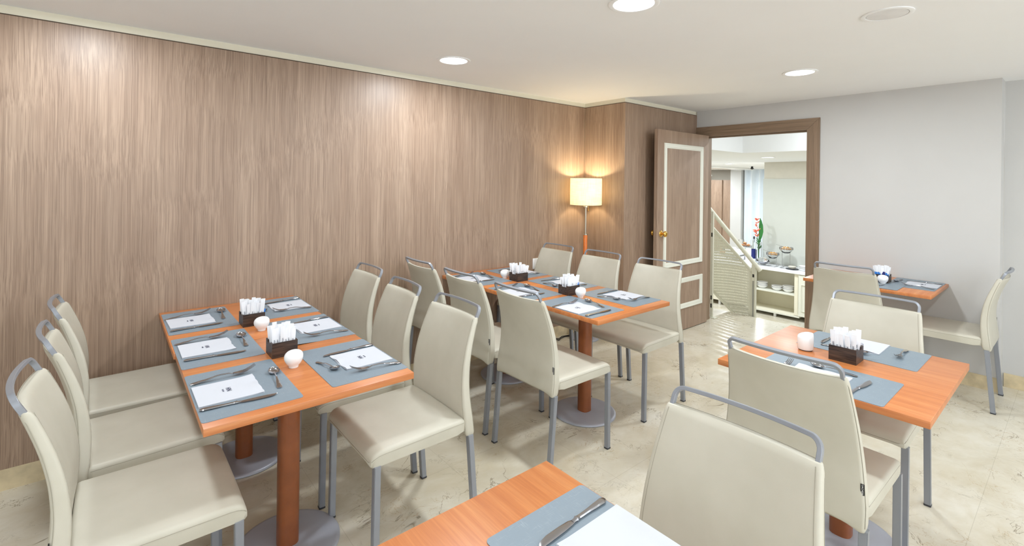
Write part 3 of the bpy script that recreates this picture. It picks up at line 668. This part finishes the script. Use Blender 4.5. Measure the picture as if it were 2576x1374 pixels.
def egg_mesh():
    bm = bmesh.new(); P = [(.0175, 0), (.0185, .003), (.0180, .007), (.0270, .016), (.0325, .027), (.0352, .038), (.0345, .047), (.0315, .054), (.0250, .060), (.0140, .0640), (.0040, .0652)]
    n = 36; loft(bm, [[(r * math.cos(2 * PI * i / n), r * math.sin(2 * PI * i / n), z + (.09 * r * math.cos(2 * PI * i / n) * max(0, min(1, (z - .02) / .03)))) for i in range(n)] for r, z in P])
    o = obj('p', bm, MPORC, smooth=60); me = o.data; bpy.data.objects.remove(o); return me
ME_EGG = egg_mesh()
def egg(x, y, where, rz=.6):
    o = mesh_obj('salt_shaker', ME_EGG, MPORC); o.location = (x, y, .7403); o.rotation_euler = (0, 0, rz); tag(o, 'egg shaped white porcelain shaker ' + where, 'salt shaker', 'white porcelain shakers')
egg(.564, 2.008, 'at the camera end of the left table'); egg(.577, 2.590, 'between the two sachet boxes of the left table')
egg(2.345, 2.098, 'at the camera end of the middle table', 0); egg(2.345, 2.878, 'beside the far sachet box of the middle table', 0)
egg(4.545, .996 + .0, 'in front of the sachet box on the wall table', 0)
t = tag(empty('pepper_shaker', (2.424, .812, .7403), -.7), 'cylindrical white porcelain shaker with slanted top on the right table', 'pepper shaker', None)
bm = bmesh.new(); n = 40; P = [(.0300, .004), (.0320, .008), (.0325, .040), (.0320, .062), (.0300, .068), (.0220, .0705), (.008, .071)]
loft(bm, [[(r * math.cos(2 * PI * i / n), r * math.sin(2 * PI * i / n), z + .28 * r * math.cos(2 * PI * i / n) * max(0, (z - .04) / .03)) for i in range(n)] for r, z in P]); obj('body', bm, MPORC, t, smooth=60)
bm = bmesh.new(); lathe(bm, [(.0275, 0), (.0275, .0045)], 32); o = obj('base', bm, MCAP, t); o['label'] = 'dark recessed foot'

# ------------------------------------------------------------------ floor lamp, socket, cable
lx, ly = 3.492, 3.072
t = tag(empty('floor_lamp', (lx, ly, 0)), 'floor lamp with lit cream drum shade and wooden pole in the corner', 'floor lamp')
bm = bmesh.new(); lathe(bm, [(.135, 0), (.14, .004), (.14, .014), (.13, .02), (.03, .024)], 48); obj('base', bm, MBASE, t)
bm = bmesh.new(); lathe(bm, [(.017, .02), (.0195, .03), (.0195, .985), (.016, .992)], 24); obj('wooden_pole', bm, plain('orange_pole', (206, 112, 44), .3, var=.1, scale=30), t)
bm = bmesh.new(); lathe(bm, [(.021, .985), (.021, .996), (.008, .998), (.0085, 1.245), (.024, 1.250), (.024, 1.262), (.016, 1.266), (.016, 1.33)], 24); obj('pole', bm, MCHROME, t)
bm = bmesh.new(); n = 64
for rr, flip in ((.150, 0), (.1485, 1)):
    a = [bm.verts.new((rr * math.cos(2 * PI * i / n), rr * math.sin(2 * PI * i / n), 1.272)) for i in range(n)]; b = [bm.verts.new((rr * math.cos(2 * PI * i / n), rr * math.sin(2 * PI * i / n), 1.528)) for i in range(n)]
    for i in range(n): bm.faces.new((a[i], a[(i + 1) % n], b[(i + 1) % n], b[i]))
sh = obj('lamp_shade', bm, MSHADE, t, recalc=False)
bm = bmesh.new()
for z in (1.272, 1.528): tube(bm, [(.150 * math.cos(a), .150 * math.sin(a), z) for a in [2 * PI * i / 48 for i in range(49)]], .0018, 6)
for a in (0, 2.1, 4.2): tube(bm, [(0, 0, 1.30), (.148 * math.cos(a), .148 * math.sin(a), 1.30)], .0015, 5)
obj('shade_ring', bm, MCHROME, sh)
bm = bmesh.new(); bmesh.ops.create_uvsphere(bm, u_segments=20, v_segments=12, radius=.028, matrix=Matrix.Translation((0, 0, 1.40))); obj('bulb', bm, MBULB, t)
bm = bmesh.new(); tube(bm, [(.02, -.016, 1.262), (.02, -.016, 1.225)], .001, 5); bmesh.ops.create_uvsphere(bm, u_segments=10, v_segments=8, radius=.006, matrix=Matrix.Translation((.02, -.016, 1.22))); obj('pull_chain', bm, MBRASS, t)
pl = bpy.data.lights.new('lamp_bulb', 'POINT'); pl.energy = 11.5; pl.color = (1, .84, .54); pl.shadow_soft_size = .03
po = bpy.data.objects.new('lamp_bulb', pl); C.objects.link(po); po.location = (lx, ly, 1.40 + .045)
t = tag(empty('wall_socket', (3.025, VW, .735)), 'white wall socket on the wood cladding behind the corner chair', 'socket')
box('face_plate', -.045, .045, -.010, 0, -.048, .048, MPORC, t, .003)
bm = bmesh.new(); tube(bm, [(3.24, 3.16, .006), (3.30, 3.19, .006), (3.36, 3.20, .006), (3.42, 3.18, .006), (3.47, 3.20, .006), (3.50, 3.19, .005)], .004, 7)
tube(bm, [(3.24, 3.16, .006), (3.20, 3.20, .02), (3.215, 3.235, .05), (3.24, 3.235, .03), (3.23, 3.21, .012), (3.27, 3.19, .006), (3.34, 3.22, .006), (3.44, 3.205, .006)], .004, 7)
tag(obj('lamp_cord', bm, MCORD, smooth=60), 'thin black cable looped on the marble floor below the lamp', 'cable')

# ------------------------------------------------------------------ landing and the lower buffet room beyond the door
LC = 1.93   # low ceiling there
st(box('floor_lower', 5.57, 15, -1, 9.3, LOWZ - .1, LOWZ, MF)); st(box('wall_landing_edge', 5.50, 5.56, -1, 5.2, LOWZ, -.121, MCREAM))
bm = bmesh.new(); add_box(bm, 6.8, 15, -1, 9.3, LC, LC + .6); add_box(bm, 5.08, 6.8, 3.1, 9.3, LC, LC + .6); st(obj('ceiling_lower', bm, MCEIL))
st(box('ceiling_landing', 5.08, 6.8, -1, 3.1, LC + .6, LC + .7, MCEIL))
st(box('wall_landing_left', 5.08, 6.0, 5.2, 5.3, 0, LC, MWALL)); st(box('wall_lower_left', 5.5, 15, 9.2, 9.3, LOWZ, LC, MWALL)); st(box('wall_lower_right', 5.08, 15, -1.1, -1, LOWZ, LC + .7, MWALL)); st(box('wall_leak_filler_near', 4.98, 5.079, VW + .121, 9.3, LOWZ, LC + .7, MWALL)); st(box('wall_leak_filler_upper', 5.08, 5.2, -1, 3.099, HC + .101, LC + .7, MWALL))  # near and upper landing pieces are unseen fillers added to stop light leaks
st(box('wall_lower_far', 14.6, 14.7, -1, 9.2, LOWZ, LC, MBEIGE)); st(box('wall_buffet', 9.82, 14.6, -1, 4.05, LOWZ, LC, MBEIGE))
st(box('trim_10', 9.80, 9.82, 3.20, 4.06, -.03, 1.606, MGREEN), 'pale green splash panel behind the buffet'); st(box('trim_11', 9.795, 9.82, 1.5, 3.195, -.03, 1.606, MGREEN), 'pale green splash panel, right section')
st(box('trim_12', 14.0, 14.59, 6.98, 7.9, LOWZ, 1.62, MW), 'walnut panel on the far wall'); st(box('trim_13', 14.05, 14.59, 6.735, 6.978, LOWZ, 1.62, MW), 'narrow walnut panel on the far wall')
st(box('wall_far_pier', 14.02, 14.6, 6.42, 6.733, LOWZ, LC, MWALL))
bm = bmesh.new(); N = 120; pts = [(14.15 + .06 * math.sin(i * .26) + .03 * math.sin(i * .11 + 1), 5.4 + 1.0 * i / N) for i in range(N + 1)]
a = [bm.verts.new((x, y, LOWZ + .02)) for x, y in pts]; b = [bm.verts.new((x, y, LC - .002)) for x, y in pts]; a2 = [bm.verts.new((x + .004, y, LOWZ + .02)) for x, y in pts]; b2 = [bm.verts.new((x + .004, y, LC - .002)) for x, y in pts]
for i in range(N): bm.faces.new((a[i], a[i + 1], b[i + 1], b[i])); bm.faces.new((a2[i], b2[i], b2[i + 1], a2[i + 1])); bm.faces.new((a[i], a2[i], a2[i + 1], a[i + 1])); bm.faces.new((b[i], b[i + 1], b2[i + 1], b2[i]))
tag(obj('curtain', bm, MCURT, smooth=70), 'long pale blue white curtain in the room beyond the doorway', 'curtain')
for (x, y, lab) in ((8.109, 3.291, 'round ceiling light beyond the doorway, right and larger one'), (10.127, 4.891, 'round ceiling light beyond the doorway, left and smaller one')):
    e = tag(empty('ceiling_light', (x, y, LC)), lab, 'ceiling light', 'ceiling lights of the buffet room'); mesh_obj('light_trim', me_ring, MCEIL, e); mesh_obj('diffuser', me_disc, MGLOW, e); area('downlight_or_fill', (x, y, LC - .012), .085, 40)
for (x, y, z, p) in ((7.6, 1.2, LC, 35), (8.1, 5.2, LC, 35), (12.2, 6.6, LC, 40), (6.1, 1.6, LC + .6, 30), (12.2, 5.0, LC, 30), (8.1, 7.3, LC, 30), (13.2, 7.3, LC, 30)): area('downlight_or_fill', (x, y, z - .012), .12, p)  # fill lights without fittings, added to brighten the lower room and landing
t = tag(empty('sprinkler', (11.668, 5.091, LC)), 'small black sprinkler head on the ceiling beyond the doorway', 'sprinkler')
bm = bmesh.new(); lathe(bm, [(.07, 0), (.07, -.006), (.03, -.01)], 20); obj('plate', bm, MPORC, t); bm = bmesh.new(); lathe(bm, [(.022, -.01), (.03, -.05), (.045, -.06), (.01, -.08)], 16); obj('head', bm, MCORD, t)
t = tag(empty('hanging_sign', (12.0, 6.42, 1.72)), 'small diamond shaped sign under the ceiling at the left of the doorway', 'sign')
bm = bmesh.new(); loft(bm, [[(x_, .0 + .17 * math.cos(a), .17 * math.sin(a)) for a in (0, PI / 2, PI, 1.5 * PI)] for x_ in (0, .01)]); obj('panel', bm, MPORC, t, smooth=0)
bm = bmesh.new(); tube(bm, [(-.004, .13 * math.cos(a), .13 * math.sin(a)) for a in (0, PI / 2, PI, 1.5 * PI, 2 * PI)], 0, rect=(.012, .004)); obj('border', bm, MCORD, t, smooth=0)
bm = bmesh.new(); tube(bm, [(.005, 0, .17), (.005, 0, LC - 1.75)], .004, 6); obj('hanger', bm, MCORD, t)
t = tag(empty('air_vent', (11.2, 5.9, LC)), 'white slotted air vent where ceiling meets the far wall', 'air vent'); box('louvre', 0, 2.2, -.1, .35, -.045, 0, MPORC, t, .01)

# guard of the stairs down
gr = tag(empty('stair_guard', (5.6, 2.4, 0)), 'ivory metal stair guard with sloping handrail and perforated panel in the doorway', 'railing')
GU = 5.60
def gv(v): return v - 2.4
def ztop(v): return .513 + (v - 2.442) * (.960 - .513) / (2.894 - 2.442)
def zlow(v): return -.012 + (v - 2.645) * (.206) / (2.889 - 2.645)
bm = bmesh.new(); a, b = (2.356, .548), (3.25, 1.535)
tube(bm, [(0, gv(2.338), .520), (0, gv(3.25), .520 + (3.25 - 2.338) * 1.105)], .024, 16); obj('handrail', bm, MRAIL, gr, smooth=50)
bm = bmesh.new(); add_box(bm, -.02, .02, gv(2.385), gv(2.428), -.5, .585, .003, 1); nw = obj('newel_post', bm, MRAIL, gr)
box('slot', -.0215, -.019, gv(2.397), gv(2.416), .44, .475, MCORD, nw); box('slot', -.0215, -.019, gv(2.397), gv(2.416), -.4, .40, plain('rail_groove', (150, 150, 140), .5), nw)
bm = bmesh.new(); tube(bm, [(0, gv(2.43), ztop(2.43)), (0, gv(3.25), ztop(3.25))], 0, rect=(.022, .022)); obj('top_rail', bm, MRAIL, gr, smooth=30)
bm = bmesh.new(); tube(bm, [(0, gv(2.43), zlow(2.43)), (0, gv(3.25), zlow(3.25))], 0, rect=(.02, .02)); obj('bottom_rail', bm, MRAIL, gr, smooth=30)
bm = bmesh.new(); cv, cz = .0165, .0155; nv = int((3.25 - 2.43) / cv); nzc = 46
cache = {}
def gp(v, wz): return (0, gv(v), zlow(v) + wz * (ztop(v) - zlow(v)) / (nzc * cz))
def gvert(key, v, wz):
    if key not in cache: cache[key] = bm.verts.new(gp(v, wz))
    return cache[key]
for i in range(nv):
    for j in range(nzc):
        v0 = 2.43 + i * cv; w0 = j * cz
        c4 = [gvert((i, j), v0, w0), gvert((i + 1, j), v0 + cv, w0), gvert((i + 1, j + 1), v0 + cv, w0 + cz), gvert((i, j + 1), v0, w0 + cz)]
        if (i + j) % 2 == 0 and 1 < i < nv - 1 and 1 < j < nzc - 2:
            mv, mw = v0 + cv / 2, w0 + cz / 2; d4 = [bm.verts.new(gp(mv, mw - cz * .44)), bm.verts.new(gp(mv + cv * .30, mw)), bm.verts.new(gp(mv, mw + cz * .44)), bm.verts.new(gp(mv - cv * .30, mw))]
            for k in range(4):
                bm.faces.new((c4[k], c4[(k + 1) % 4], d4[k])); bm.faces.new((c4[(k + 1) % 4], d4[(k + 1) % 4], d4[k]))
        else: bm.faces.new(c4)
pn = obj('perforated_panel', bm, MRAIL, gr, smooth=0)
sm = pn.modifiers.new('thickness', 'SOLIDIFY'); sm.thickness = .002
pt = tag(empty('landing_post', (5.165, 2.665, 0)), 'tall ivory post with slots beside the door hinge, at the foot of the door', 'post')
box('shaft', -.012, .012, -.002, .026, .008, 1.18, MRAIL, pt, .002, 1); box('base_plate', -.04, .035, -.045, .025, 0, .008, MRAIL, pt, .002, 1)
for z0, z1 in ((.90, .945), (.20, .245), (.11, .155)):
    box('slot', -.0135, -.0115, .004, .018, z0, z1, MCORD, pt)

# buffet cabinets
cb = tag(empty('buffet_cabinet', (9.25, 3.69, LOWZ)), 'cream open shelf cabinet with panelled door under the buffet beyond the doorway', 'cabinet')
def cbx(name, x0, x1, v0, v1, z0, z1, mat=MMOLD, par=None, bev=0): return box(name, x0, x1, v0 - 3.69, v1 - 3.69, z0 - LOWZ, z1 - LOWZ, mat, par or cb, bev, 1)
bm = bmesh.new()
for q in ((0, .5, 4.09, 4.12, -.80, -.07), (0, .5, 3.225, 3.285, -.80, -.07), (.46, .5, 2.1, 4.12, -.80, -.07), (0, .5, 2.1, 3.225, -.80, -.76), (.01, .5, 3.285, 4.09, -.83, -.80), (0, .02, 2.1, 3.225, -.13, -.07)):
    add_box(bm, q[0], q[1], q[2] - 3.69, q[3] - 3.69, q[4] - LOWZ, q[5] - LOWZ)
obj('carcass', bm, MCREAM, cb)
cbx('shelf', .01, .46, 3.286, 4.089, -.465, -.445); cbx('bottom_board', -.004, .46, 3.2, 4.12, -.835, -.805)
dr = cbx('door', -.02, 0, 2.55, 3.215, -.80, -.08, bev=.003)
bm = bmesh.new(); tube(bm, [(-.024, y - 3.69, z - LOWZ) for y, z in ((2.64, -.70), (3.165, -.70), (3.165, -.245), (2.64, -.245), (2.64, -.70))], 0, rect=(.02, .008)); obj('door_moulding', bm, MMOLD, dr, smooth=0)
for v in (3.62, 2.9): cbx('leg', .04, .08, v - .02, v + .02, -.9, -.83, MPORC)
cc = tag(empty('buffet_cabinet', (9.30, 4.9, LOWZ)), 'cream cabinet half hidden behind the perforated stair guard', 'cabinet')
box('carcass', 0, 1.2, -.76, .8, .09, .83, MCREAM, cc)
for v in (-.22, .6): box('leg', .04, .08, v - .02, v + .02, 0, .09, MPORC, cc)
tag(box('countertop', 9.215, 9.795, 2.1, 4.13, -.068, -.03, MCTOP, None, .004), 'white buffet countertop above the open shelves', 'countertop')
tag(box('countertop', 9.26, 10.55, 4.14, 5.72, -.069, -.03, MCTOP, None, .004), 'white buffet countertop behind the stair handrail', 'countertop')
# bowls on the shelf
bm = bmesh.new(); lathe(bm, [(.045, 0), (.048, .006), (.070, .018), (.090, .048), (.096, .056), (.094, .058), (.086, .050), (.066, .024), (.04, .012)], 32); o = obj('p', bm, MPORC, smooth=50); ME_BOWL = o.data; bpy.data.objects.remove(o)
for (v, n, wh) in ((3.895, 3, 'left'), (3.635, 2, 'middle'), (3.445, 3, 'right')):
    for k in range(n):
        o = mesh_obj('bowl', ME_BOWL, MPORC); o.location = (9.42, v, -.445 + k * .028)
        tag(o, '%s white bowl in the %s stack on the open shelf' % (('bottom', 'top' if n == 2 else 'middle', 'top')[k], wh), 'bowl', 'white bowls on the shelf beyond the doorway')
ZT = -.0295
def wire_stand(x, v, h_, r, lab):
    t = tag(empty('wire_stand', (x, v, ZT)), lab, 'food stand', 'wire food stands on the buffet')
    bm = bmesh.new()
    for sv in (-1, 1): tube(bm, [(-.10, sv * r * .62, .004), (.10, sv * r * .62, .004)], .004, 6); tube(bm, [(0, sv * r * .62, .004), (0, sv * r * .62, h_ + .03)], .004, 6)
    tube(bm, [(-.1, -r * .62, .004), (-.1, r * .62, .004)], .004, 6); obj('frame', bm, MSIL, t)
    bm = bmesh.new(); lathe(bm, [(r * .30, h_), (r * .55, h_ + .012), (r * .85, h_ + .05), (r, h_ + .10), (r * .97, h_ + .10), (r * .82, h_ + .055), (r * .5, h_ + .018)], 36); obj('bowl', bm, MGLASS, t, smooth=50)
    bm = bmesh.new()
    for zz in (.075, .108): tube(bm, [(r * 1.02 * math.cos(a), r * 1.02 * math.sin(a), h_ + zz) for a in [2 * PI * i / 32 for i in range(33)]], .005, 6)
    for i in range(16): a = 2 * PI * i / 16; tube(bm, [(r * 1.02 * math.cos(a), r * 1.02 * math.sin(a), h_ + .07), (r * 1.02 * math.cos(a), r * 1.02 * math.sin(a), h_ + .112)], .003, 4)
    obj('basket_rim', bm, MSIL, t, smooth=60)
    bm = bmesh.new(); rnd = random.Random(3)
    for i in range(120):
        a = rnd.uniform(0, 2 * PI); rr = r * .78 * math.sqrt(rnd.random()); z = h_ + .055 + (1 - (rr / r) ** 2) * .04 + rnd.uniform(0, .02)
        bmesh.ops.create_icosphere(bm, subdivisions=1, radius=.014, matrix=Matrix.Translation((rr * math.cos(a), rr * math.sin(a), z)) @ Matrix.Rotation(rnd.uniform(0, 3), 4, 'X') @ Matrix.Diagonal((1.5, 1, .4, 1)))
    s = obj('cereal', bm, MCHIP, None); s.location = (x, v, ZT)
    tag(s, 'heap of golden cereal in the %s wire stand bowl' % ('higher' if h_ > .2 else 'lower'), 'cereal'); s['kind'] = 'stuff'
    bm = bmesh.new(); tube(bm, [(.0, -.02, h_ + .09), (-.02, .10, h_ + .135), (-.03, .16, h_ + .15)], 0, rect=(.012, .004)); s = obj('serving_spoon', bm, MSIL); s.location = (x, v, ZT)
    tag(s, 'metal serving spoon resting in the %s cereal bowl' % ('higher' if h_ > .2 else 'lower'), 'serving spoon')
wire_stand(9.52, 3.525, .265, .108, 'taller wire stand holding a bowl of golden cereal'); wire_stand(9.52, 3.757, .14, .104, 'shorter wire stand holding a bowl of golden cereal')
t = tag(empty('butter_dish', (9.45, 3.395, ZT)), 'small cream dish on a dark plate at the right of the buffet', 'dish')
bm = bmesh.new(); lathe(bm, [(.06, 0), (.10, .006), (.105, .012), (.05, .009)], 32); obj('plate', bm, MCAP, t); bm = bmesh.new(); lathe(bm, [(.03, .009), (.05, .02), (.062, .05), (.058, .056), (.03, .05)], 28); obj('bowl', bm, MBEIGE, t)
for k in range(3):
    bm = bmesh.new(); lathe(bm, [(.04, 0), (.055, .01), (.07, .035), (.066, .036), (.04, .012)], 28); o = obj('cup', bm, MPORC); o.location = (9.45, 3.215, ZT + .026 * k)
    tag(o, '%s white cup of the stack cut by the door frame' % ('bottom', 'middle', 'top')[k], 'cup', 'stacked white cups')
t = tag(empty('serving_bowl', (9.50, 3.925, ZT)), 'low wide silver serving bowl on short legs at the left of the cereal stands', 'serving bowl')
t.scale = (.78, .78, .9); bm = bmesh.new(); lathe(bm, [(.05, .02), (.10, .035), (.15, .075), (.158, .085), (.15, .083), (.10, .045), (.04, .03)], 36); obj('bowl', bm, MSIL, t)
bm = bmesh.new(); lathe(bm, [(.145, .085), (.13, .115), (.09, .145), (.04, .16), (.01, .162)], 36); obj('lid', bm, MGLASS, t, smooth=60)
for a in (0, 2.1, 4.2):
    bm = bmesh.new(); tube(bm, [(.09 * math.cos(a), .09 * math.sin(a), .04), (.11 * math.cos(a), .11 * math.sin(a), 0)], .005, 6); obj('leg', bm, MSIL, t)
t = tag(empty('glass_vase', (9.60, 4.045, ZT)), 'tall clear glass vase in front of the curtain', 'vase'); bm = bmesh.new(); lathe(bm, [(.05, 0), (.055, .01), (.055, .42), (.050, .42), (.050, .015), (.01, .012)], 32); obj('body', bm, MGLASS, t)
t = tag(empty('heliconia_flower', (9.60, 4.045, ZT + .016)), 'pink and orange heliconia stem with green leaf in the glass vase', 'flower')
bm = bmesh.new()
for dx, dy, hh_ in ((.0, .02, .55), (.0, -.01, .68), (.01, .0, .40)): tube(bm, [(0, 0, 0), (dx * .5, dy * .5, hh_ * .5), (dx, dy, hh_)], .006, 6)
obj('stem', bm, MLEAF, t)
bm = bmesh.new(); rnd = random.Random(5)
for i in range(26):
    z = .50 + .34 * rnd.random(); a = rnd.uniform(0, 6.28); ln = rnd.uniform(.04, .085) * (1.1 - (z - .5)); dy, dx = math.cos(a), math.sin(a)
    loft(bm, [[(dx * k + q * .6, .035 + dy * k, z + .55 * k + dz) for q, dz in ((-w2, 0), (0, w2), (w2, 0), (0, -w2))] for k, w2 in ((0, .008), (ln * .4, .016), (ln, .003))])
obj('petals', bm, MPINK, t)
bm = bmesh.new(); loft(bm, [[(.005 * math.cos(a_), -.02 - .02 * wv + .045 * wv * math.sin(a_), z) for a_ in [2 * PI * j / 12 for j in range(12)]] for z, wv in ((.42, .08), (.5, .6), (.6, .95), (.72, .85), (.80, .5), (.86, .06))]); obj('leaf', bm, MLEAF, t)
bm = bmesh.new()
for i in range(14): a = rnd.uniform(0, 6.28); tube(bm, [(0, 0, .25 + .012 * i), (.03 * math.cos(a), .05 * math.sin(a), .30 + .014 * i)], .007, 5)
obj('foliage', bm, MLEAF, t)
t = tag(empty('glass_bottle', (9.66, 4.16, ZT)), 'pale blue glass bottle with dark blue label beside the vase', 'bottle'); bm = bmesh.new(); lathe(bm, [(.044, 0), (.046, .01), (.046, .30), (.018, .38), (.016, .46)], 28); obj('body', bm, MBOT, t)
bm = bmesh.new(); lathe(bm, [(.0465, .08), (.0468, .08), (.0468, .26), (.0465, .26)], 28, caps=False); obj('paper_label', bm, MNAVY, t); bm = bmesh.new(); lathe(bm, [(.017, .46), (.017, .50), (.01, .51)], 16); obj('cap', bm, MCAP, t)
for (x, v, s, lab) in ((10.35, 4.555, 1, 'white cylindrical milk jug behind the handrail, right one'), (10.30, 4.86, .9, 'white conical milk jug behind the handrail, left one')):
    t = tag(empty('milk_jug', (x, v, ZT)), lab, 'jug', 'white milk jugs'); bm = bmesh.new(); lathe(bm, [(.07 * s, 0), (.075 * s, .02), (.065 * s, .15), (.05 * s, .19 * s), (.045 * s, .19 * s), (.055 * s, .14), (.01, .05)], 28); obj('body', bm, MPORC, t)
    bm = bmesh.new(); tube(bm, [(-.05 * s, .05, .15), (-.05 * s, .09, .13), (-.06 * s, .09, .06), (-.06 * s, .06, .04)], .006, 6); obj('handle', bm, MPORC, t)
t = tag(empty('chafing_dish', (9.80, 4.58, ZT)), 'white lidded food warmer on a steel frame behind the perforated guard', 'food warmer')
bm = bmesh.new(); add_box(bm, -.16, .16, -.14, .14, .09, .19, .02, 3); obj('lid', bm, MPORC, t); box('tray', -.17, .17, -.15, .15, .07, .09, MSIL, t, .003)
for sx in (-1, 1):
    for sy in (-1, 1): box('leg', sx * .14 - .008, sx * .14 + .008, sy * .12 - .008, sy * .12 + .008, 0, .07, MSIL, t)
t = tag(empty('pastry_stand', (10.42, 4.66, ZT)), 'raised wire and glass pastry stand beyond the handrail', 'pastry stand')
bm = bmesh.new(); lathe(bm, [(.13, .20), (.145, .203), (.145, .212), (.13, .212)], 32); obj('tray', bm, MSIL, t)
bm = bmesh.new(); lathe(bm, [(.14, .212), (.14, .34), (.137, .34), (.137, .215)], 32, caps=False); obj('glass_side', bm, MGLASS, t)
for a in (.5, 2.6, 4.7):
    bm = bmesh.new(); tube(bm, [(.12 * math.cos(a), .12 * math.sin(a), 0), (.12 * math.cos(a), .12 * math.sin(a), .2)], .005, 6); obj('leg', bm, MSIL, t)
rnd = random.Random(9)
for i, (dx, dy, dz) in enumerate([(-.06, -.06, 0), (.0, -.07, 0), (-.05, .05, 0), (.05, .04, 0), (.06, -.03, 0), (-.08, 0, 0), (-.02, .0, .05), (.02, .04, .05)]):
    bm = bmesh.new(); loft(bm, [[(.045 * (k - 3) / 3 * math.cos(.3), r * math.cos(a), .022 + r * .8 * math.sin(a) + .0) for a in [2 * PI * j / 10 for j in range(10)]] for k, r in enumerate((.004, .014, .021, .024, .021, .014, .004))])
    o = obj('pastry', bm, MBREAD, smooth=50); o.location = (10.42 + dx, 4.66 + dy, ZT + .212 + dz * .75); o.rotation_euler = (0, 0, rnd.uniform(0, 3)); tag(o, 'small baked pastry in the raised glass stand', 'pastry', 'pastries in the raised stand')
t = tag(empty('jam_basket', (10.28, 5.02, ZT)), 'brown basket with wrapped portions seen above the perforated guard', 'basket'); bm = bmesh.new(); lathe(bm, [(.09, 0), (.12, .02), (.13, .10), (.12, .10), (.10, .03)], 24); obj('basket_body', bm, MBREAD, t)
for i in range(5):
    bm = bmesh.new(); bmesh.ops.create_icosphere(bm, subdivisions=2, radius=.035); o = obj('wrapped_portion', bm, MPORC if i % 2 else MNAVY, smooth=60); a = i * 1.26; o.location = (10.28 + .055 * math.cos(a), 5.02 + .055 * math.sin(a), ZT + .105 + .01 * (i % 3)); tag(o, ('white' if i % 2 else 'dark') + ' wrapped portion in the brown basket', 'portion', 'wrapped portions in the basket')
